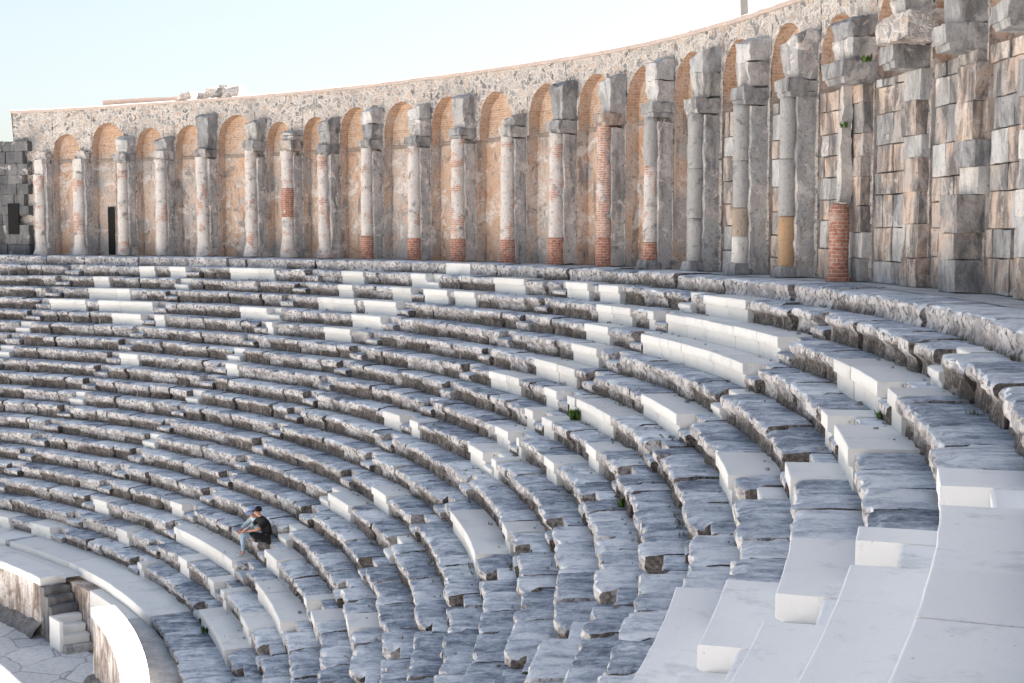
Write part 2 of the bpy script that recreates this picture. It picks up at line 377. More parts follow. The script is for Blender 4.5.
def seat_block(k, a0, a1, white, parent):
    """one stone of tier k between angles a0<a1 (radians)"""
    r, z = rk(k), zk(k)
    back = (rk(k-1)+.16 if k else r+1.15)
    D = back-r
    am = (a0+a1)/2; P = pol(r, am, z); dist = P.length
    gap = .004 if white else random.uniform(.004, .010)
    ga = gap/r; a0 += ga; a1 -= ga
    seed = random.random()*50
    if white:
        dz, dr = (random.uniform(-.012, .010), random.uniform(-.014, .014)) if degrees(a1) > -10 else (random.uniform(-.003, .003), 0)
        prof = [(D, 0, 0), (D*.5, 0, .5), (.02, 0, .97), (.006, -.004, 1.), (0, -.014, 1.02), (0, -.20, 1.2), (.012, -.212, 1.21), (.055, -.225, 1.24), (.06, -.26, 1.27), (.06, -.56, 1.5)]
        if k == 0: prof = [(D, 0, 0), (.02, 0, .97), (0, -.014, 1.02), (0, -.5, 1.5)]
        if k == 20: prof = [(D, 0, 0), (.03, 0, .97), (0, -.02, 1.02), (0, -.30, 1.3), (.05, -.34, 1.34), (.05, -.62, 1.6)]
        step = .25/r
        amp = 0.002
    else:
        dz, dr = random.uniform(-.032, .018), random.uniform(-.03, .06)
        if k == 0:
            prof = [(D, 0, 0), (D*.6, 0, .4), (.3, 0, .72), (.14, -.004, .87), (.04, -.015, .97), (.0, -.05, 1.03), (-.01, -.13, 1.06), (.02, -.22, 1.12), (.03, -.30, 1.17), (.0, -.38, 1.22), (.01, -.5, 1.30)]
        else:
            u = random.uniform(.07, .13); lip = random.uniform(.15, .23)
            prof = [(D, 0, 0), (D*.75, 0, .25), (D*.5, 0, .5), (D*.3, 0, .7), (.13, -.002, .84), (.05, -.008, .94), (.012, -.03, 1.005), (0, -.07, 1.05), (0, -.11, 1.10),
                    (.008, -lip+.02, 1.15), (u*.55, -lip-.03, 1.2), (u, -lip-.07, 1.27), (u+.01, -.36, 1.35), (u, -.45, 1.44), (u-.02, -.56, 1.55)]
        step = (.05 if dist < 18 else .075 if dist < 30 else .11)/r
        amp = 1.
    nose = 5
    L = (a1-a0)*r
    chip0, chip1 = random.random()**2.5*.24, random.random()**2.5*.24
    def disp(Q, a, ai, j, rr, zz):
        if white:
            return Q+nv(Q, 3., seed)*.006+nv(Q, 14., seed)*.003
        s = (a-a0)*r; e = min(s, L-s)
        d = prof[j][2]
        radial = Vector((cos(a), sin(a), 0))
        n1 = nv(Q, 2.3, seed); n2 = nv(Q, 7.5, seed+3)
        if d < .9:
            w = .010; Q = Q+Vector((0, 0, n1.z*.013+n2.z*.007))
            if d < .3 : w = 0
        else:
            f = (1. if d < 1.2 else .7)*(.72 if dist < 34 else 1.)
            Q = Q+radial*(n1.x*.042*f+n2.x*.032*f+abs(noise.noise(Q*11.))*.040*f)+Vector((0, 0, n2.z*.020+n1.z*.018-max(0, n1.y-.15)*.12*(1 if d < 1.1 else 0)))
        if d > .8:
            cc = noise.cell(Vector((s*5.5+seed, d*6, seed)))
            Q = Q+radial*(max(0, cc)*.045)-Vector((0, 0, max(0, cc-.35)*.06 if d < 1.12 else 0))
        # rounded, chipped ends
        if d > .6:
            c = chip0 if s < L/2 else chip1
            k2 = max(0, 1-e/(.05+c))
            Q = Q+radial*(k2*k2*(.02+c*.8)*min(1, (d-.6)/.4))-Vector((0, 0, k2*k2*(.010+c*.45)*(1 if d < 1.1 else .3)))
        return Q
    pr = [(r+dr+x, z+dz+y, v) for x, y, v in prof]
    V, Fc, U = sweep(pr, frange(a0, a1, step), disp, True, [(r+D, z-.54)])
    o = mk('marble_block' if white else 'seat_block', V, Fc, (M['brightened'] if degrees(a1) < -10 else M['marble']) if white else M['old'], parent, U)
    if white: o['label'] = 'clean white replacement block'
    hard(o, 50 if white else 38)
    return o
def tier_label(k):
    if k == 0: return 'rough grey stone ledge running under the feet of the gallery pillars', 'ledge'
    if k == 20: return 'smooth pale kerb walkway along the lowest edge, above the paved floor stair', 'kerb'
    if k == 16: return 'sixteenth stone seat tier below the pillar ledge, with the two sitting people on it', 'seat tier'
    if k == 17: return 'seventeenth stone seat tier below the pillar ledge, white marble at the sitting couple\'s feet', 'seat tier'
    if k == 2: return 'second stone seat tier below the pillar ledge, with long clean white blocks at right', 'seat tier'
    return '%s weathered stone seat tier counted down from the pillar ledge' % ORD[k], 'seat tier'
TIERS = []
for k in range(21):
    lab, cat = tier_label(k)
    t = thing('stone_ledge' if k == 0 else 'kerb_walkway' if k == 20 else 'seat_tier', lab, cat, pol(rk(k), radians(30), zk(k)-.49), 'curved stone seat tiers of the theatre')
    TIERS.append(t)
    r = rk(k)
    if k in (0, 20): cuts = []
    else: cuts = [(s-degrees(HALF/r), s+degrees(HALF/r)) for s in STAIRS if not (k >= 18 and False)]
    # solid intervals
    iv = []; lo = A_NEAR
    for c0, c1 in sorted(cuts): iv.append((lo, c0)); lo = c1
    iv.append((lo, A_FAR))
    for i0, i1 in iv:
        if i1-i0 < .3: continue
        segs = []; cur = i0
        for w0, w1 in sorted(WHITE.get(k, [])):
            w0, w1 = max(w0, i0), min(w1, i1)
            if w1-w0 < .35: continue
            if w0-i0 < .5: w0 = i0
            if i1-w1 < .5: w1 = i1
            if w0 > cur+.02: segs.append((cur, w0, False))
            segs.append((w0, w1, True)); cur = w1
        if cur < i1-.02: segs.append((cur, i1, False))
        for s0, s1, wh in segs:
            Ls = radians(s1-s0)*r
            tgt = 1.5 if wh else (2.0 if k == 0 else 1.15)
            n = max(1, int(round(Ls/tgt)))
            if k == 20 and wh: n = max(1, int(Ls/3))
            ws = [random.uniform(.5, 1.6) for _ in range(n)]; tot = sum(ws); q = s0
            for w in ws:
                q1 = q+(s1-s0)*w/tot
                seat_block(k, radians(q), radians(q1), wh, t); q = q1
    # the tier goes on round the half circle behind the camera
    back = (rk(k-1)+.16 if k else r+1.15)
    V, Fc, U = sweep([(back, zk(k), 0), (r+.03, zk(k), .97), (r, zk(k)-.03, 1.03), (r, zk(k)-.2, 1.2), (r+.08, zk(k)-.28, 1.3), (r+.08, zk(k)-.56, 1.5)], frange(radians(-105), radians(A_NEAR), .02))
    mk('stone_course', V, Fc, M['old'], t, U)

# radial stairs cut through the tiers
side = ['leftmost', 'second from the left', 'third from the left', 'fourth from the left', 'fifth from the left, above the sitting couple', 'sixth from the left, right of the sitting couple', 'third from the right', 'second from the right']
STL = {75.4: 'at the far left edge, under the dark end tower', 65.6: 'under the second and third pillars at far left', 56.2: 'under the brick-patched pillars near the left',
       46.5: 'running down from the stony lump on the wall top', 36.4: 'coming down just left of the sitting couple', 25.6: 'passing just right of the sitting couple',
       14.9: 'through the middle of the seats, two flights right of the couple', 3.5: 'through the seats below the grey stone pillars',
       -6.7: 'below the tall brick stump at the foot of the wall', -16.9: 'nearest the viewer, in clean white blocks at lower right'}
for sa in STAIRS:
    white = sa < -10
    t = thing('stairway', 'narrow radial stair %s' % STL[sa], 'stairway', pol(33, radians(sa), zk(19)-.5), 'radial stairs cutting the seat tiers')
    for k in range(1, 20):
        r, z = rk(k), zk(k); back = rk(k-1)+.16; h = HALF/r*.97
        mid = r+.36+random.uniform(-.03, .03)
        zz = z-.25+random.uniform(-.03, .03)
        seed = random.random()*40
        wh = white or random.random() < .10
        pr = [(back, z-.006, 0), (mid+.03, z-.008, .9), (mid, z-.03, 1.03), (mid+.015, zz+.01, 1.2), (mid-.05, zz, .6), (r+.06, zz-.004, .9), (r+.01, zz-.03, 1.02), (r+.01, zz-.12, 1.12), (r+.05, z-.42, 1.3), (r+.06, z-.56, 1.5)]
        a = radians(sa)
        am = 0. if wh else 1.
        V, Fc, U = sweep(pr, frange(a-h, a+h, .12/r), lambda Q, a_, ai, j, rr, z_: Q+nv(Q, 3.5, seed)*(.022*am+.002)+nv(Q, 11, seed)*.012*am, True, [(back, z-.54)])
        hard(mk('step', V, Fc, (M['brightened'] if white else M['marble']) if wh else M['old'], t, U, label='clean white step' if wh else None), 50)

# ------------------------------------------------------------------ gallery wall: rubble spandrels, arched niches, coping
COLS = [70.16, 67.35, 64.13, 61.25, 58.05, 54.37, 51.58, 48.75, 45.42, 41.73, 38.27, 34.39, 30.62, 26.94, 23.42, 20.06, 16.71, 13.39, 9.76, 6.19, 2.85, -0.68, -4.3, -7.9]
ARCH = {0: (.88, 5.85), 1: (1.02, 6.32), 2: (.86, 6.0), 3: (.86, 6.05), 4: (1.15, 6.38), 5: (.80, 5.95), 6: (.78, 6.05), 7: (1.05, 6.3), 8: (1.08, 6.34)}
WR, WB, WT = 47.55, 48.0, 7.08
END_A = 72.5
wall = thing('gallery_wall', 'tall curved rubble wall with a row of arched niches behind the pillars', 'wall', pol(49, radians(35), FZ))
def wdrop(d): return .12*sm(d, 58, 74)+.22*(1-sm(d, 20, 42))
def wall_z(a):
    d = degrees(a)
    return WT-wdrop(d)+.03*noise.noise(Vector((d*.9, 0, 0)))
rub = []; niches = []
bays = [(COLS[i], COLS[i+1], i) for i in range(len(COLS)-1)]
SPR = 4.55
def front_strip(angs, zbs):
    V, Fc, U = [], [], []; n = 15
    for a, zb in zip(angs, zbs):
        zt = wall_z(a)
        for j in range(n+1):
            z = zb+(zt-zb)*j/n; P = pol(WR, a, FZ+z)
            if 0 < j < n: P += Vector((cos(a), sin(a), 0))*(noise.noise(P*2.6)*.035+noise.noise(P*6.1)*.02)
            V.append(P); U.append((a*WR, z))
    for i in range(len(angs)-1):
        for j in range(n):
            b = i*(n+1)+j; Fc.append((b, b+1, b+n+2, b+n+1))
    return V, Fc, U
# plain stretch left of the first pillar and its end face
al = frange(radians(COLS[0]), radians(END_A), .008)
rub.append(front_strip(al, [0.]*len(al)))
V = [pol(WR, radians(END_A), FZ), pol(49.3, radians(END_A), FZ), pol(49.3, radians(END_A), FZ+WT-wdrop(END_A)), pol(WR, radians(END_A), FZ+WT-wdrop(END_A))]
rub.append((V, [(0, 1, 2, 3)], [(0, 0), (1.7, 0), (1.7, 7), (0, 7)]))
for al_, ar_, i in bays:
    a0, a1 = radians(ar_), radians(al_)          # a0<a1
    w, top = ARCH.get(i, (random.uniform(1.02, 1.12), random.uniform(6.2, 6.42)))
    c = (a0+a1)/2+random.uniform(-.02, .02)/47; wa = w/WR
    w_room = (a1-a0)/2*WR-.38
    if wa*WR > w_room+.25: wa = (w_room+.25)/WR
    wob = random.uniform(0, 40)
    def arch(s):
        t = min(1., abs(s)/wa)
        sp = max(SPR+.05, top-.98*wa*WR-.06)
        return sp+sqrt(max(0, 1-t*t))*(top-sp)+.035*noise.noise(Vector((s*47*2.2, wob, 0)))
    lo_, hi_ = a0+.33/WR, a1-.38/WR                     # pier faces either side of the niche
    if i >= 15: lo_, hi_ = a0+.45/WR, a1-.5/WR
    c = min(max(c, lo_+wa+.02/WR), hi_-wa-.02/WR) if hi_-lo_ > 2*wa+.05/WR else (lo_+hi_)/2
    wa = min(wa, (hi_-lo_)/2-.02/WR)
    angs, zbs = [], []
    inner = frange(c-wa, c+wa, .0022)
    for a in frange(a0, lo_, .006): angs.append(a); zbs.append(0.)
    for a in frange(lo_, c-wa, .01): angs.append(a); zbs.append(SPR)
    for a in inner: angs.append(a); zbs.append(arch(a-c))
    for a in frange(c+wa, hi_, .01): angs.append(a); zbs.append(SPR)
    for a in frange(hi_, a1, .006): angs.append(a); zbs.append(0.)
    rub.append(front_strip(angs, zbs))
    # niche: jambs, soffit, back panel and the string course at springing
    V, Fc, U = [], [], []
    for ja, sg in ((lo_, 1), (hi_, -1)):
        JV, JF, JU = [], [], []
        for j in range(23):
            z = (SPR+.02)*j/22
            for r in (WR-.01, WR+.15, WR+.3, WB+.03):
                P = pol(r, ja, FZ+z); JV.append(P+Vector((-sin(ja), cos(ja), 0))*sg*(.012+noise.noise(P*2.3)*.05+noise.noise(P*6)*.02)); JU.append((r, z))
        for j in range(22):
            for e in range(3): JF.append((j*4+e, j*4+e+1, j*4+e+5, j*4+e+4))
        mk('jamb', JV, JF, M['niche_grey'], wall, JU)
    path = [(lo_, SPR), (c-wa-.0004, SPR)]+[(a, arch(a-c)) for a in inner]+[(c+wa+.0004, SPR), (hi_, SPR)]
    for a, z in path:
        for r in (WR, (WR+WB)/2, WB+.02): V.append(pol(r, a, FZ+z)); U.append((a*r+r, z))
    for q in range(len(path)-1):
        for e in (0, 1): Fc.append((q*3+e, q*3+e+1, q*3+e+4, q*3+e+3))
    b = len(V); nz = 22
    wide = [lo_, lo_+.001]+frange(lo_+.002, c-wa-.0006, .004)*(1 if c-wa-lo_ > .004 else 0)+inner+frange(c+wa+.0006, hi_-.002, .004)*(1 if hi_-c-wa > .004 else 0)+[hi_-.001, hi_]
    for a in wide:
        zt = arch(a-c) if c-wa <= a <= c+wa else SPR
        for j in range(nz+1):
            z = zt*j/nz; P = pol(WB, a, FZ+z)+Vector((cos(a), sin(a), 0))*(noise.noise(pol(WB, a, z)*1.9)*.05+noise.noise(pol(WB, a, z)*5)*.02)
            V.append(P); U.append((a*WB, z))
    for q in range(len(wide)-1):
        for j in range(nz):
            k = b+q*(nz+1)+j; Fc.append((k, k+1, k+nz+2, k+nz+1))
    right = i >= 15
    mt = M['niche'] if not right and i % 3 != 2 and i not in (1, 3) else M['niche_grey']
    lb = 'grey and tan ashlar niche' if right else ('niche with a dark doorway slit' if i == 1 else None)
    nic = hard(mk('niche', V, Fc, mt, wall, U, label=lb))
    seed = i*3.1
    V, Fc, U = sweep([(WB+.02, FZ+SPR+.10, 0), (WB-.07, FZ+SPR+.085, .1), (WB-.08, FZ+SPR, .2), (WB-.02, FZ+SPR-.06, .3), (WB+.02, FZ+SPR-.06, .3)], wide[1:-1][::2], lambda Q, a_, ai, j, rr, z_: Q+nv(Q, 3, seed)*.03, False)
    mk('string_course', V, Fc, M['band'], nic, U)
    if right:
        # big ashlar facing blocks, loosely coursed
        z = 0.
        while z < 4.4:
            h = random.uniform(.45, .75); h = min(h, 4.46-z)
            q = lo_+.002
            while q < hi_-.006:
                wd = random.uniform(.5, 1.1)/WB; q1 = min(q+wd, hi_-.002)
                if hi_-q1 < .2/WB: q1 = hi_-.002
                am = (q+q1)/2; L = (q1-q)*WB-.03
                dep = .50+random.uniform(-.03, .035)
                ctr = pol(WB-dep/2+.06, am, FZ+z)
                mm = random.choice(['mixed', 'mixed', 'mixed', 'grey', 'mixed', 'mixed', 'pale', 'pier'])
                V, Fc, U = box(ctr, dep, L, h-.022, am, .1, .018, 3.2, 1, random.random()*30)
                mk('facing_block', V, Fc, M[mm], nic, U)
                q = q1
            z += h
    if i == 1:
        V, Fc, U = box(pol(WB-.07, radians(66.0), FZ+.02), .05, .36, 2.3, c, .5)
        mk('doorway', V, Fc, M['void'], nic, U, label='narrow dark doorway')
V, Fc, U = join(*rub); mk('masonry', V, Fc, M['rubble'], wall, U)
V, Fc, U = sweep([(WR+.02, FZ+WT-.03, 0), (WR-.06, FZ+WT-.02, .1), (WR-.07, FZ+WT+.10, .2), (WR, FZ+WT+.13, .3), (49.25, FZ+WT+.16, 2), (49.3, FZ+WT, 2.2), (49.3, -12.9, 9)], frange(radians(COLS[-1]), radians(END_A)+.002, .012),
                 lambda Q, a_, ai, j, rr, z_: Q+nv(Q, 2.2, 5)*.022-Vector((0, 0, wdrop(degrees(a_)) if j < 6 else 0)))
mk('coping', V, Fc, M['coping'], wall, U)
V, Fc, U = sweep([(WR, FZ, 0), (WR, FZ+WT, 7.4), (49.3, FZ+WT, 9), (49.3, -12.9, 20)], frange(radians(-105), radians(COLS[-1]), .02))
mk('plain_wall', V, Fc, M['rubble'], wall, U)
# unseen taller wall added beyond the right of the view to shade the foreground
V, Fc, U = sweep([(WR+.12, FZ+6.8, 0), (WR+.12, FZ+9.4, 3), (49.2, FZ+9.6, 5), (49.2, FZ+6.8, 9)], frange(radians(-22), radians(14.2), .01),
                 lambda Q, a_, ai, j, rr, z_: Q-Vector((0, 0, (0 if j in (0, 3) else 1)*(2.4*sm(degrees(a_), 12.2, 14.3)+.25*noise.noise(Vector((a_*40, 0, 0)))))))
mk('shade_wall', V, Fc, M['rubble'], wall, U)

# ------------------------------------------------------------------ pillars
PN = ['far left end of the row, stained, beside the dark tower window', 'worn shaft with no capital, second from the left end', 'brick-patched shaft beside the dark doorway slit', 'slender plaster shaft under a small square capital, fourth from the left',
      'leaning worn shaft under a large arch fragment', 'pale shaft with a knobbly foot, left of the red-patched one', 'shaft with a red brick patch at mid height', 'worn shaft with flared foot, left of the first brick-footed pillar',
      'first pillar from the left with a red brick foot', 'second pillar from the left with a red brick foot', 'third pillar from the left with a red brick foot', 'fourth brick-footed pillar, whitest shaft, under a small cap',
      'fifth brick-footed pillar, slim and plastered', 'sixth brick-footed pillar, reddest shaft of all', 'seventh brick-footed pillar, grey upper drum', 'all-grey stone shaft with a broken foot',
      'grey shaft with tan and white lower drums', 'grey shaft with a tan lower drum and broad ruined pier', 'short red brick stump before a ruined pier', 'ruined ashlar pier right of the brick stump',
      'stacked ashlar pier with a fat block at its foot', 'stacked ashlar pier with white stones near the right edge', 'slim orange-tan shaft on a stone base at the right edge']
#        shaft_top, springer_top, kind
PT = [(3.9, 5.0, 'w', 0), (3.95, 5.0, 'w', 0), (4.35, 5.6, 'r', 0), (4.45, 5.55, 'w', 0), (4.5, 6.45, 'w', 0), (4.7, 6.1, 'w', 0), (4.6, 5.5, 'p', 0), (4.35, 5.95, 'w', 0),
      (4.5, 6.15, 'w', 1), (4.45, 6.15, 'w', 1), (4.6, 6.25, 'w', 1), (4.5, 5.35, 'w', 1), (4.45, 6.2, 'r', 1), (4.5, 6.15, 'R', 1), (4.55, 6.3, 's', 1), (4.45, 6.3, 's', 0),
      (4.45, 6.2, 't', 0), (4.4, 6.0, 's', 0), (1.75, 5.9, 'b', 0), (4.4, 6.2, 'a', 0), (4.4, 6.1, 'a', 0), (4.4, 6.1, 'a', 0), (4.4, 6.1, 'o', 0)]
for i, (st, sp, kind, foot) in enumerate(PT):
    a = radians(COLS[i]); base = pol(47, a, FZ)
    t = thing('gallery_pillar', 'gallery pillar: '+PN[i], 'pillar', base, 'pillars standing along the gallery')
    rnd = random.Random(100+i)
    rad = rnd.uniform(.25, .28) if i < 14 else rnd.uniform(.215, .24)
    c = pol(46.98, a, FZ)
    z0 = .02
    if foot:
        zf = rnd.uniform(.78, .98)
        rf = rad+.035
        prof = [(.0, rf)]+[(zf*j/8, rf) for j in range(1, 8)]+[(zf-.01, rf), (zf, rf-.03)]
        V, Fc, U = drum(c, prof, 22, .016, 4., seed=i); hard(mk('brick_foot', V, Fc, M['brick'], t, U), 60)
        z0 = zf
    if kind in 'wrpR':
        lean = Vector((-sin(a), cos(a)))*(rnd.uniform(.0, .03) if i in (0, 1, 4, 5, 7) else rnd.uniform(-.006, .006))
        n = 30
        flare = .12 if i in (0, 1, 4, 5, 7, 6) else .0
        prof = []
        for j in range(n+1):
            z = z0+(st-z0)*j/n; q = j/n
            prof.append((z, rad+flare*max(0, 1-q*7)-.02*q))
        V, Fc, U = drum(c, prof, 24, .045 if i in (0, 1, 4, 5, 7) else .032, 2.8, (lean.x, lean.y), i*2.)
        hard(mk('shaft', V, Fc, M['shaft_red' if kind in 'R' else 'shaft'], t, U), 60)
        if i == 6:
            V, Fc, U = drum(Vector((c.x+lean.x*1.7, c.y+lean.y*1.7, c.z+1.75)), [(0, rad+.004), (.5, rad+.006), (1.25, rad+.004)], 24, .012, 4); mk('brick_patch', V, Fc, M['brick'], t, U)
    elif kind in 'sto':
        cuts = {'s': [z0, 1.5, 2.9, st], 't': [.25, 1.0, 1.75, 3.0, st], 'o': [.55, 1.6, st]}[kind]
        ms = {'s': ['shaft_stone']*3, 't': ['white', 'tan', 'shaft_stone', 'shaft_stone'], 'o': ['shaft_tan', 'shaft_tan']}[kind]
        if i == 14: ms = ['shaft', 'shaft', 'shaft_stone']; cuts = [z0, 1.9, 3.1, st]
        if i == 17: ms = ['shaft_tan', 'shaft_stone', 'shaft_stone']
        for q in range(len(cuts)-1):
            h = cuts[q+1]-cuts[q]; rr = rad+rnd.uniform(-.012, .012)
            prof = [(0, rr-.02), (.02, rr)]+[(h*j/8, rr) for j in range(1, 8)]+[(h-.02, rr), (h-.004, rr-.02)]
            V, Fc, U = drum(Vector((c.x, c.y, c.z+cuts[q])), prof, 24, .014, 3., seed=i+q*7); hard(mk('drum', V, Fc, M[ms[q]], t, U), 60)
        V, Fc, U = box(c, .66, .66, .28 if kind != 'o' else .56, a, .09, .05, 3., .85, i); mk('foot_block', V, Fc, M['white' if kind == 'o' else 'grey'], t, U)
    elif kind == 'b':
        prof = [(0, .29), (.10, .29), (.11, .225)]+[(.2+j*.15, .225) for j in range(10)]+[(1.68, .215), (1.75, .15)]
        V, Fc, U = drum(c, prof, 22, .02, 4., seed=i); hard(mk('brick_stump', V, Fc, M['brick'], t, U), 60)
        V, Fc, U = box(pol(47.18, a+.004, FZ+1.78), .30, .22, 2.7, a, .09, .06, 2.5, .75, i); mk('pale_sliver', V, Fc, M['white'], t, U)
    # the pier behind
    if kind in 'wrpRst':
        pw = rnd.uniform(.50, .58); zt = 4.42
        V, Fc, U = box(pol(47.36, a-.05/47, FZ), .56, pw, zt, a, .07, .05, 2.6, 1, i*5.); mk('pier', V, Fc, M['pier'], t, U)
    else:
        z = 0.; q = 0; pdep = rnd.uniform(.26, .34); pwid = rnd.uniform(.72, .86)
        while z < 4.35:
            h = min(rnd.uniform(.42, .72), 4.4-z)
            if 4.4-z-h < .2: h = 4.4-z
            dep = pdep+rnd.uniform(-.05, .05); wd = pwid+rnd.uniform(-.06, .06)
            if z < 1.2 and i == 20: dep, wd = .6, .86
            mm = rnd.choice(['grey', 'mixed', 'mixed', 'mixed', 'pale', 'mixed'])
            if i == 21 and q in (2, 4): mm = 'white'
            if i == 20 and q == 3: mm = 'white'
            V, Fc, U = box(pol(47.62-dep/2, a+rnd.uniform(-.002, .002), FZ+z), dep, wd, h-.005, a, .08, .022, 2.6, 1, i*9+q)
            mk('pier_block', V, Fc, M[mm], t, U); z += h; q += 1
    # capital (impost) and the sprung stub of the lost vault
    if i in (0, 1):
        V, Fc, U = box(pol(47.2, a, FZ+st), .6, .5, 4.62-st, a, .1, .05, 3, 1, i); mk('capital', V, Fc, M['white'], t, U)
        V, Fc, U = box(pol(47.3, a, FZ+4.62), .45, .72, sp-4.62, a, .1, .06, 3, .8, i+4); mk('springer', V, Fc, M['rubble'], t, U)
        continue
    cz = 4.4 if kind in 'aob' else st
    ch = rnd.uniform(.34, .44) if i < 16 else rnd.uniform(.40, .52)
    cw = rnd.uniform(.64, .78) if i < 16 else rnd.uniform(.74, .92)
    cd = rnd.uniform(.80, .90)
    if i == 18: cw = 1.15
    lo = box(pol(47.58-cd*.42, a, FZ+cz), cd*.84, cw*.86, ch*.3, a, .1, .02, 3, 1.12, i)
    hi = box(pol(47.58-cd*.47, a, FZ+cz+ch*.28), cd*.94, cw, ch*.72, a, .08, .045, 2.6, 1., i+1)
    V, Fc, U = join(lo, hi); mk('capital', V, Fc, M['grey' if rnd.random() < .7 or i > 15 else 'mixed'], t, U)
    if i == 19:
        V, Fc, U = box(pol(47.05, a-.012, FZ+cz+ch), .8, 1.7, .5, a, .1, .07, 3, .95, i); mk('architrave', V, Fc, M['rubble'], t, U); ch += .5
    if i < 17 and i not in (4, 12):
        V, Fc, U = box(pol(47.40, a+rnd.uniform(.46, .56)/47, FZ+SPR-.12-rnd.uniform(0, .1)), .34, rnd.uniform(.24, .36), rnd.uniform(.34, .48), a, .08, .03, 3., .92, i+20)
        mk('impost_stone', V, Fc, M['white'], t, U)
    h = sp-cz-ch
    if h > .2:
        lean = rnd.uniform(-.03, .05)
        n1 = 1 if rnd.random() < .6 else 2
        z = cz+ch+.004
        for q in range(n1):
            hh = h/n1-.008
            wd = cw*.86*(1+.12*q); dp = .58+.06*q
            V, Fc, U = box(pol(47.6-dp/2, a, FZ+z), dp, wd, hh, a, .07, .06, 2.8, (1.34 if n1 == 1 else 1.18) if q == 0 else 1.05, i*4+q)
            # the broken top slopes back towards the wall
            if q == n1-1:
                C0 = pol(47.1, a, 0); R_ = Vector((cos(a), sin(a), 0)); T_ = Vector((-sin(a), cos(a), 0))
                for v in V:
                    rel = Vector((v.x, v.y, 0))-Vector((C0.x, C0.y, 0)); f = (v.z-(FZ+z))/hh
                    v.z -= f*max(0, (.25-rel.dot(R_)))*.38+f*max(0, rel.dot(T_)+.2)*.16*(1 if i % 2 else -.6)
                    v.z += f*noise.noise(v*4)*.05
            mk('springer', V, Fc, M[rnd.choice(['grey', 'grey', 'grey', 'pale', 'pale', 'pier']) if i < 17 else rnd.choice(['mixed', 'pier', 'grey'])], t, U); z += hh+.008

# things on top of the wall
def stones(name, label, a0, a1, hmax, n, mat, cat='stones'):
    t = thing(name, label, cat, pol(48.3, (a0+a1)/2, FZ+WT+.13-wdrop(degrees(a0))))
    rr = random.Random(5)
    for q in range(n):
        f = (q+.5)/n; a = a0+(a1-a0)*(f+rr.uniform(-.03, .03)); h = hmax*(.45+.55*sin(pi*(.15+.8*f)))*rr.uniform(.75, 1.05)
        V, Fc, U = box(pol(48.4+random.uniform(-.5, .4), a, FZ+WT+.08-wdrop(degrees(a))), rr.uniform(.6, .9), rr.uniform(.55, .95), h, a+random.uniform(-.4, .4), .12, .09, 2.6, .8, q*3.)
        mk('stone', V, Fc, mat, t, U)
    return t
stones('stone_heap', 'lump of rubble masonry left standing on the wall top', radians(56.6), radians(60.4), .70, 9, M['rubble'], 'rubble')
sl = box(pol(48.5, radians(64.0), FZ+WT+.13-wdrop(64)), .6, 4.6, .30, radians(64), .2, .03, 2.)
tag(mk('stone_slab', *sl[:2], M['coping'], None, sl[2], origin=pol(48.5, radians(64), FZ+WT+.13)), 'thin low slab lying along the wall top, left of the rubble lump', 'slab')
p = pol(49.7, radians(22.3), FZ+WT-.6)
V, Fc, U = drum(p, [(0, .13), (1.0, .13), (2.2, .12), (3.2, .11)], 12, 0, lean=(-.05, .02))
lamp = thing('lamp_post', 'pale grey post rising behind the wall top', 'post', p)
mk('post', V, Fc, mat_simple('painted_metal', (.17, .175, .18), (.22, .225, .23), 4., 0, rough=.6), lamp, U)

# ------------------------------------------------------------------ dark end tower at the left
t = thing('end_tower', 'dark weathered ashlar tower end with a black window, at the left edge', 'tower', pol(48.5, radians(74.5), FZ))
z = 0.; row = 0
while z < 5.3:
    h = random.uniform(.42, .6); q = 71.2+(row % 2)*.35
    if z < 1.2: q = 71.2
    while q < 80.5:
        wd = random.uniform(.55, 1.0); q1 = q+degrees(wd/47)
        inwin = (1.0 < z+h*.5 < 2.5) and q1 > 71.75 and q < 72.65
        if not (inwin and q >= 71.5 and q1 <= 72.9):
            am = radians((q+q1)/2)
            dep = random.uniform(.4, .5)+(.55 if q > 73.3 else 0)
            V, Fc, U = box(pol(47.62-dep/2, am, FZ+z), dep, wd-.008, h-.006, am, .12, .025, 2.6, 1, random.random()*40)
            mk('wall_block', V, Fc, M['dark'], t, U)
        q = q1
    z += h; row += 1
V, Fc, U = box(pol(47.14, radians(72.25), FZ+1.0), .06, .62, 1.5, radians(72.25), .5)
w = mk('window', V, Fc, M['void'], t, U, label='black empty window opening')
V, Fc, U = box(pol(48.6, radians(77.3), FZ), 1.9, 6.3, 5.2, radians(77.3), .4, .04, 2.)
mk('core_wall', V, Fc, M['dark'], t, U)

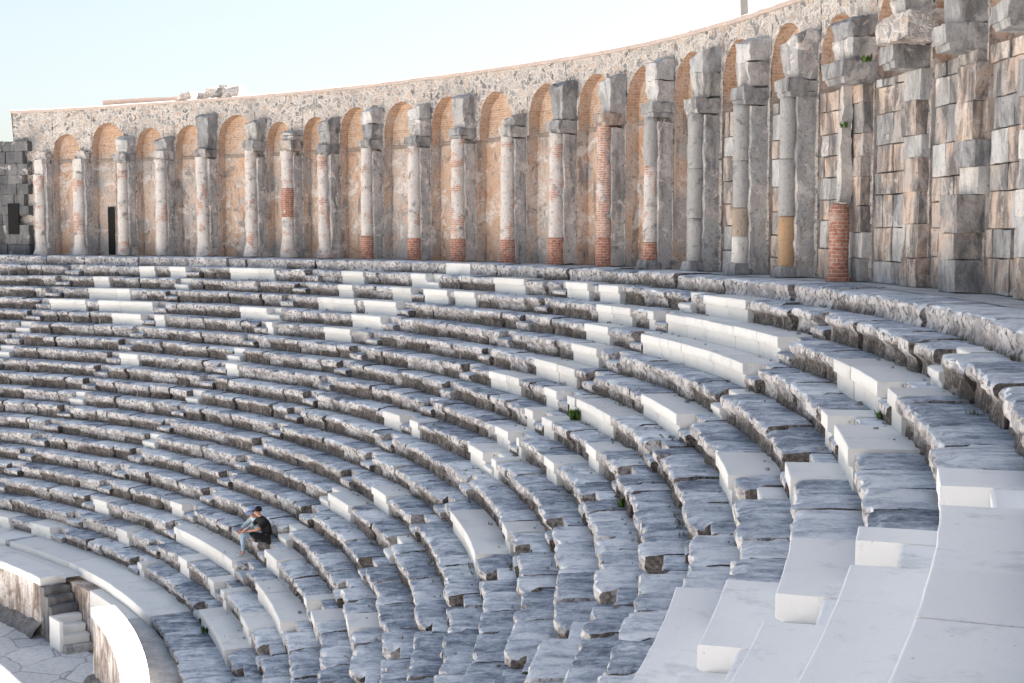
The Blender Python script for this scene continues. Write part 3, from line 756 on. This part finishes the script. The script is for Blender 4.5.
# ------------------------------------------------------------------ podium wall, parapet and the little stair at the lowest edge
FLZ = -12.9
def ring_wall(name, label, cat, a0, a1, ro, ri, ztop, group=None):
    t = thing(name, label, cat, pol((ro+ri)/2, radians((a0+a1)/2), FLZ))
    angs = frange(radians(a0), radians(a1), .006)
    V, Fc, U = sweep([(ri, ztop, 0), (ro-.04, ztop, .9), (ro-.06, ztop-.02, 1.02), (ro-.06, ztop-.24, 1.24), (ro-.0, ztop-.28, 1.27)], angs, lambda Q, *a_: Q+nv(Q, 3, 2)*.006, True, [(ri, ztop-.28)])
    hard(mk('coping', V, Fc, M['marble'], t, U), 45)
    V, Fc, U = sweep([(ro, ztop-.28, .28), (ro+.01, ztop-.8, .8), (ro, ztop-1.3, 1.3), (ro, FLZ, ztop-FLZ)], angs, lambda Q, *a_: Q+nv(Q, 2.5, 2)*.02, True, [(ri, FLZ), (ri, ztop-.28)])
    hard(mk('wall_face', V, Fc, M['streak'], t, U), 45)
    if ri > ro:
        V, Fc, U = sweep([(ri, ztop-.28, .3), (ri, FLZ, 2)], angs, None, False); mk('inner_face', V, Fc, M['streak'], t, U)
    V, Fc, U = sweep([(ro+.03, FLZ+.42, 0), (ro-.12, FLZ+.36, .2), (ro-.24, FLZ+.2, .5), (ro-.36, FLZ-.02, .9)], angs, lambda Q, *a_: Q+nv(Q, 3., 8)*.10+nv(Q, 8., 3)*.06, True)
    mk('rough_footing', V, Fc, M['footing'], t, U)
    return t
podium = ring_wall('podium_wall', 'rain-streaked podium wall with a white coping, left of the little stair', 'wall', 39.7, 76, 31.12, 31.9, -10.98)
parapet = ring_wall('parapet_wall', 'curved parapet wall with brilliant sunlit white top at lower left', 'wall', -31, 28.9, 30.92, 31.52, -10.58)
bw = thing('kerb_wall', 'pale smooth retaining wall under the kerb, behind the little stair', 'wall', pol(32, radians(36), FLZ))
V, Fc, U = sweep([(32.36, -11.14, .1), (31.98, -11.15, .3), (31.96, -12.0, 1.), (31.96, FLZ, 2.)], frange(radians(-31), radians(36.4), .01), lambda Q, *a_: Q+nv(Q, 2.5, 2)*.008, True, [(32.5, FLZ)])
mk('marble_face', V, Fc, M['marble'], bw, U)
V, Fc, U = sweep([(32.36, -11.15, .1), (31.96, -11.17, .3), (31.93, -12.0, 1.), (31.93, FLZ, 2.)], frange(radians(36.4), radians(40.5), .006), lambda Q, *a_: Q+nv(Q, 2.5, 2)*.03, True, [(32.5, FLZ)])
mk('rough_face', V, Fc, M['streak'], bw, U, label='rough brown stained face')
# passage floor behind the parapet
V, Fc, U = sweep([(31.5, -11.12, 0), (32.38, -11.12, .8)], frange(radians(-31), radians(29.4), .01), None, False)
struct(mk('passage_floor', V, Fc, M['floor'], uvs=U))
V, Fc, U = sweep([(31.6, -10.985, 0), (32.4, -10.985, .6)], frange(radians(38.9), radians(76), .01), None, False)
mk('top_slab', V, Fc, M['marble'], podium, U)
st = thing('podium_stair', 'little stone stair of seven steps going down to the paved floor', 'stair', pol(31.5, radians(37.5), FLZ))
n = 7
for q in range(n):
    a1 = radians(39.68-q*.60); a0 = radians(39.68-(q+1)*.60)
    z1 = -10.98-.24*(q+1)-.02
    am = (a0+a1)/2
    V, Fc, U = box(pol(31.46, am, FLZ), .84, (a1-a0)*31.4-.004, z1-FLZ, am, .14, .02 if q > 2 else .035, 3., 1, q)
    mk('step', V, Fc, M['marble'] if q in (3, 4, 5) else M['dark' if q < 3 else 'grey'], st, U, label='clean white step' if q in (3, 4, 5) else 'dark weathered step')
V, Fc, U = box(pol(31.0, radians(36.9), FLZ), .12, .95, .95, radians(36.9), .1, .01, 3., .97); mk('stair_cheek', V, Fc, M['marble'], st, U)
V, Fc, U = box(pol(31.2, radians(29.15), FLZ), .55, .25, 1.35, radians(29.75), .2, .05, 3., .8); mk('parapet_end', V, Fc, M['marble'], parapet, U)

# ------------------------------------------------------------------ weeds
def weed(P, h, n, label, group='weeds rooted in the joints'):
    V, Fc = [], []
    for _ in range(n):
        a = random.uniform(0, 2*pi); l = h*random.uniform(.5, 1); w = l*.14; tilt = random.uniform(.1, .9)
        d = Vector((cos(a)*sin(tilt), sin(a)*sin(tilt), cos(tilt))); s = Vector((-sin(a), cos(a), 0))*w
        b = Vector(P)+Vector((random.uniform(-.4, .4)*h, random.uniform(-.4, .4)*h, 0)); k = len(V)
        V += [b-s*.4, b+s*.4, b+d*l*.6+s, b+d*l*.6-s, b+d*l]; Fc += [(k, k+1, k+2, k+3), (k+3, k+2, k+4)]
    o = mk('weed', V, Fc, M['leaf'], None, None, False, origin=P); tag(o, label, 'weed', group); return o
weed(pol(rk(6)-.03, radians(13.15), zk(7)), .30, 80, 'bright green weed tuft growing between white blocks mid seats')
weed(pol(rk(7)+.05, radians(1.9), zk(8)), .22, 40, 'small dark weed at a block end, right of centre')
weed(pol(rk(19)+.0, radians(23.4), zk(20)), .22, 50, 'weed in the joint beside the lowest seats, below the couple')
weed(pol(rk(2)+.05, radians(-6.4), zk(3)), .16, 30, 'small weed under the white seat at right')
weed(pol(47.1, radians(9.9), FZ+3.45), .2, 25, 'green sprig on the ruined pier above the brick stump')
weed(pol(47.0, radians(8.2), FZ+4.75), .2, 30, 'dark green sprig under the broken architrave block')

V, Fc = [], []
for _ in range(900):
    k = random.randint(1, 19); a = radians(random.uniform(-12, 76)); r = rk(k-1)+random.uniform(-.10, .02) if random.random() < .8 else rk(k)+random.uniform(.1, .5)
    h = random.uniform(.02, .05)*(1.5 if random.random() < .1 else 1)
    v, f, u = box(pol(r, a, zk(k)-.01), h*random.uniform(.8, 1.7), h*random.uniform(.8, 1.7), h, random.uniform(0, 3), 9, h*.3, 11, .6, random.random()*30)
    b = len(V); V += v; Fc += [tuple(i+b for i in q) for q in f]
o = mk('stone_chips', V, Fc, M['grey'], None, None, False); o['kind'] = 'stuff'; o['label'] = 'small loose stone chips lying along the seat tiers'; o['category'] = 'stone chips'
V, Fc = [], []
for _ in range(420):
    k = random.randint(1, 19); a = radians(random.uniform(-12, 70)); r = rk(k-1)+.02
    if noise.noise(Vector((degrees(a)*.16, k*3.3, 0))) < .12: continue
    for q in range(random.randint(6, 16)):
        t = random.uniform(0, 2*pi); l = random.uniform(.04, .12); tl = random.uniform(.2, .9); B = pol(r+random.uniform(-.07, .04), a+random.uniform(-.12, .12)/r, zk(k)-.01)
        d = Vector((cos(t)*sin(tl), sin(t)*sin(tl), cos(tl))); sdv = Vector((-sin(t), cos(t), 0))*l*.12; b = len(V)
        V += [B-sdv, B+sdv, B+d*l]; Fc.append((b, b+1, b+2))
o = mk('grass', V, Fc, M['dry'], None, None, False); o['kind'] = 'stuff'; o['label'] = 'thin dry grass rooted at the foot of the seat risers'; o['category'] = 'grass'

# ------------------------------------------------------------------ people
def flatmat(n, c, r=.8): return mat_simple(n, tuple(x*.85 for x in c), c, 9., .15, .01, r)
SKIN = flatmat('skin', (.50, .25, .16), .6)
def skin_mesh(name, verts, edges, mat, parent, F):
    """verts: (x,y,z,r) in the sitter's frame F; grown with a Skin modifier and baked to a mesh"""
    me = bpy.data.meshes.new(name); me.from_pydata([v[:3] for v in verts], edges, []); o = link(bpy.data.objects.new(name, me))
    s = o.modifiers.new('Skin', 'SKIN'); o.modifiers.new('Sub', 'SUBSURF').levels = 2
    sv = me.skin_vertices[0].data
    for i, v in enumerate(verts): sv[i].radius = (v[3], v[3])
    sv[0].use_root = True
    dg = bpy.context.evaluated_depsgraph_get(); dg.update()
    bm = bpy.data.meshes.new_from_object(o.evaluated_get(dg)); bpy.data.objects.remove(o)
    bm.transform(F); bm.name = name
    bm.materials.clear(); bm.materials.append(mat); bm.polygons.foreach_set('use_smooth', [True]*len(bm.polygons))
    ob = link(bpy.data.objects.new(name, bm)); ob.parent = parent; return ob
def ball(name, c, rx, ry, rz, mat, parent, F, cut=None, seg=14):
    V, Fc = [], []; n = seg
    for i in range(n+1):
        ph = pi*i/n
        for j in range(n*2):
            th = pi*j/n; d = Vector((sin(ph)*cos(th), sin(ph)*sin(th), cos(ph)))
            V.append(Vector((c[0]+rx*d.x, c[1]+ry*d.y, c[2]+rz*max(d.z, cut if cut is not None else -1))))
    for i in range(n):
        for j in range(n*2):
            a = i*2*n+j; b = i*2*n+(j+1) % (2*n); Fc.append((a, b, b+2*n, a+2*n))
    me = bpy.data.meshes.new(name); me.from_pydata([F @ v for v in V], [], Fc); me.materials.append(mat)
    me.polygons.foreach_set('use_smooth', [True]*len(me.polygons)); o = link(bpy.data.objects.new(name, me)); o.parent = parent; return o
def sitter(a_deg, label, shirt, trousers, shoes, hairc, cap, pose):
    """sits on tier 16; local x = along the seat to the left, y = towards the stage, z up, origin on the seat's nose"""
    a = radians(a_deg); O = pol(rk(16)+.15, a, zk(16)+.0)
    t = thing('person', label, 'person', O)
    X = Vector((-sin(a), cos(a), 0)); Y = Vector((-cos(a), -sin(a), 0))
    F = Matrix((( X.x, Y.x, 0, 0), (X.y, Y.y, 0, 0), (0, 0, 1, 0), (0, 0, 0, 1)))
    V, E = [], []
    def add(p, r, par=None):
        V.append((*p, r))
        if par is not None: E.append((par, len(V)-1))
        return len(V)-1
    J = pose
    pel = add(J['pelvis'], .125)
    sp1 = add(J['waist'], .115, pel); ch = add(J['chest'], .135, sp1); nk = add(J['neck'], .055, ch)
    hd0 = add(Vector(J['head'])-Vector((0, 0, .06)), .066, nk); hd = add(J['head'], .088, hd0)
    add(Vector(J['head'])+Vector((0, 0, .075)), .072, hd)
    for s in ('l', 'r'):
        sh = add(J['sh'+s], .062, ch); el = add(J['el'+s], .043, sh); wr = add(J['wr'+s], .030, el)
        d = (Vector(J['wr'+s])-Vector(J['el'+s])).normalized(); pl = add(Vector(J['wr'+s])+d*.07, .034, wr)
        sd = d.cross(Vector((0, 0, 1))).normalized(); up = sd.cross(d)
        for q, (off, ln) in enumerate(((-.030, .062), (-.010, .075), (.011, .072), (.030, .058))):
            f1 = add(Vector(J['wr'+s])+d*.115+sd*off, .0095, pl); add(Vector(J['wr'+s])+d*(.115+ln*.5)+sd*off-up*.012, .0085, f1)
            add(Vector(J['wr'+s])+d*(.115+ln*.8)+sd*off-up*.034, .0075, len(V)-1)
        th = add(Vector(J['wr'+s])+d*.05+sd*.045, .011, pl); add(Vector(J['wr'+s])+d*.09+sd*.062-up*.01, .0095, th)
        hp = add(J['hp'+s], .095, pel); kn = add(J['kn'+s], .062, hp); an = add(J['an'+s], .042, kn)
        fd = J['toe'+s]; add(fd, .036, an)
    skin_mesh('body', V, E, SKIN, t, F)
    g = lambda n: Vector(J[n])
    # shirt: torso and upper sleeves
    V, E = [], []
    p0 = add(g('pelvis')-Vector((0, 0, .01)), .166); p1 = add(g('waist'), .156, p0); p2 = add(g('chest'), .172, p1); add(g('neck')-Vector((0, 0, .03)), .075, p2)
    for s in ('l', 'r'):
        sh = add(g('sh'+s), .090, p2); en = J.get('sleeve', .8); el = add(g('sh'+s).lerp(g('el'+s), min(1, en)), .064, sh)
        if en > 1: add(g('el'+s).lerp(g('wr'+s), en-1), .046, el)
    skin_mesh('shirt', V, E, shirt, t, F)
    V, E = [], []
    p0 = add(g('pelvis'), .150)
    for s in ('l', 'r'):
        hp = add(g('hp'+s), .112, p0); kn = add(g('kn'+s), .082, hp); add(g('kn'+s).lerp(g('an'+s), .88), .062, kn)
    skin_mesh('trousers', V, E, trousers, t, F)
    for s in ('l', 'r'):
        V, E = [], []
        q = add(g('an'+s)-Vector((0, 0, .01))-(g('toe'+s)-g('an'+s))*.25, .048); q = add(g('an'+s).lerp(g('toe'+s), .45)-Vector((0, 0, .012)), .047, q); add(g('toe'+s), .040, q)
        skin_mesh('shoe', V, E, shoes, t, F)
    # face and hair
    h = g('head'); f = Vector(J['face']).normalized(); r = f.cross(Vector((0, 0, 1))).normalized()
    ball('nose', h+f*.098+Vector((0, 0, -.012)), .014, .014, .022, SKIN, t, F, seg=6)
    eye = flatmat('eye', (.03, .02, .02), .3); lip = flatmat('lips', (.40, .14, .11))
    for s in (-1, 1):
        ball('eye', h+f*.080+r*s*.032+Vector((0, 0, .012)), .010, .010, .008, eye, t, F, seg=6)
        ball('ear', h+r*s*.086+Vector((0, 0, -.005)), .014, .018, .030, SKIN, t, F, seg=6)
    ball('mouth', h+f*.083+Vector((0, 0, -.055)), .018, .018, .007, lip, t, F, seg=6)
    hm = flatmat('hair', hairc, .7)
    ball('hair', h-f*.024+Vector((0, 0, .045)), .108, .108, .100, hm, t, F, -.45)
    if cap is not None:
        cp = ball('cap', h-f*.004+Vector((0, 0, .055)), .116, .116, .098, cap, t, F, -.05)
        V = []; n = 9
        for rr, zz in ((.10, .052), (.205, .034), (.205, .024), (.10, .042)):
            for q in range(n):
                th = (q/(n-1)-.5)*2.2; d = f*cos(th)*rr+r*sin(th)*rr*.72; V.append(F @ (h+d+Vector((0, 0, zz))))
        Fc = [(b*n+q, b*n+q+1, ((b+1) % 4)*n+q+1, ((b+1) % 4)*n+q) for b in range(4) for q in range(n-1)]
        me = bpy.data.meshes.new('brim'); me.from_pydata(V, [], Fc); me.materials.append(cap); o = link(bpy.data.objects.new('brim', me)); o.parent = cp
    return t
dz = -.4914
sitter(27.42, 'person in a blue cap and pale blue clothes sitting on the stone seat', flatmat('pale_blue_cloth', (.42, .52, .58)), flatmat('blue_denim', (.33, .43, .53)), flatmat('white_shoe', (.6, .6, .58)), (.09, .06, .04), flatmat('blue_cap_cloth', (.30, .38, .60)),
  dict(pelvis=(.02, -.20, .12), waist=(.02, -.15, .34), chest=(.0, -.05, .52), neck=(-.02, .03, .68), head=(-.03, .09, .80), face=(-.5, .75, -.35),
       shl=(.19, -.02, .57), ell=(.24, .20, .38), wrl=(.10, .36, .28), shr=(-.20, -.02, .57), elr=(-.22, .20, .36), wrr=(-.08, .36, .26), sleeve=1.85,
       hpl=(.11, -.12, .11), knl=(.15, .34, .16), anl=(.20, .26, dz+.09), toel=(.22, .42, dz+.045), hpr=(-.08, -.12, .11), knr=(-.12, .36, .15), anr=(-.06, .36, dz+.09), toer=(-.05, .53, dz+.045)))
sitter(26.55, 'dark-haired person in a black t-shirt and black trousers leaning to the left', flatmat('black_cloth', (.012, .012, .014)), flatmat('black_trouser_cloth', (.014, .014, .016)), flatmat('black_shoe', (.02, .02, .02)), (.008, .007, .007), None,
  dict(pelvis=(-.06, -.24, .12), waist=(-.02, -.20, .36), chest=(.06, -.13, .56), neck=(.12, -.06, .74), head=(.17, .0, .87), face=(.7, .6, -.25),
       shl=(.24, -.05, .62), ell=(.34, .14, .42), wrl=(.22, .32, .34), shr=(-.14, -.16, .60), elr=(-.18, .10, .40), wrr=(.06, .26, .34), sleeve=.85,
       hpl=(.05, -.16, .11), knl=(.14, .26, .24), anl=(.10, .02, .09), toel=(.16, .14, .05), hpr=(-.15, -.16, .11), knr=(-.20, .24, .24), anr=(-.08, .05, .09), toer=(.0, .18, .05)))

# ------------------------------------------------------------------ camera, sun, sky
cam = bpy.data.cameras.new('camera'); co = link(bpy.data.objects.new('camera', cam)); SC.camera = co
cam.sensor_width = 36; cam.lens = 1380/1024*36; cam.clip_start = .1; cam.clip_end = 8000
co.rotation_euler = (pi/2-.07922, 0, 0)
sun = bpy.data.lights.new('sun', 'SUN'); so = link(bpy.data.objects.new('sun', sun))
sun.energy = 5.0; sun.angle = radians(.5); sun.color = (1, .91, .81)
sd = Vector((cos(SUN_EL)*cos(SUN_AZ), cos(SUN_EL)*sin(SUN_AZ), sin(SUN_EL)))
so.rotation_euler = sd.to_track_quat('Z', 'Y').to_euler()
w = bpy.data.worlds.new('World'); SC.world = w; w.use_nodes = True
nt = w.node_tree; bg = nt.nodes['Background']; sk = nt.nodes.new('ShaderNodeTexSky'); sk.sky_type = 'NISHITA'
sk.sun_disc = False; sk.sun_elevation = SUN_EL; sk.sun_rotation = pi/2-SUN_AZ; sk.dust_density = 2.; sk.air_density = 1.; sk.ozone_density = 1.
gm = nt.nodes.new('ShaderNodeGamma'); gm.inputs[1].default_value = SKY_GAMMA     # thin high haze: evens the sky out
nt.links.new(sk.outputs[0], gm.inputs[0]); nt.links.new(gm.outputs[0], bg.inputs[0]); bg.inputs[1].default_value = SKY_STR
vs = SC.view_settings; vs.view_transform = 'Standard'; vs.look = 'None'; vs.exposure = EXPO; vs.gamma = 1; vs.use_curve_mapping = False
SC.cycles.max_bounces = 8; SC.cycles.diffuse_bounces = 5
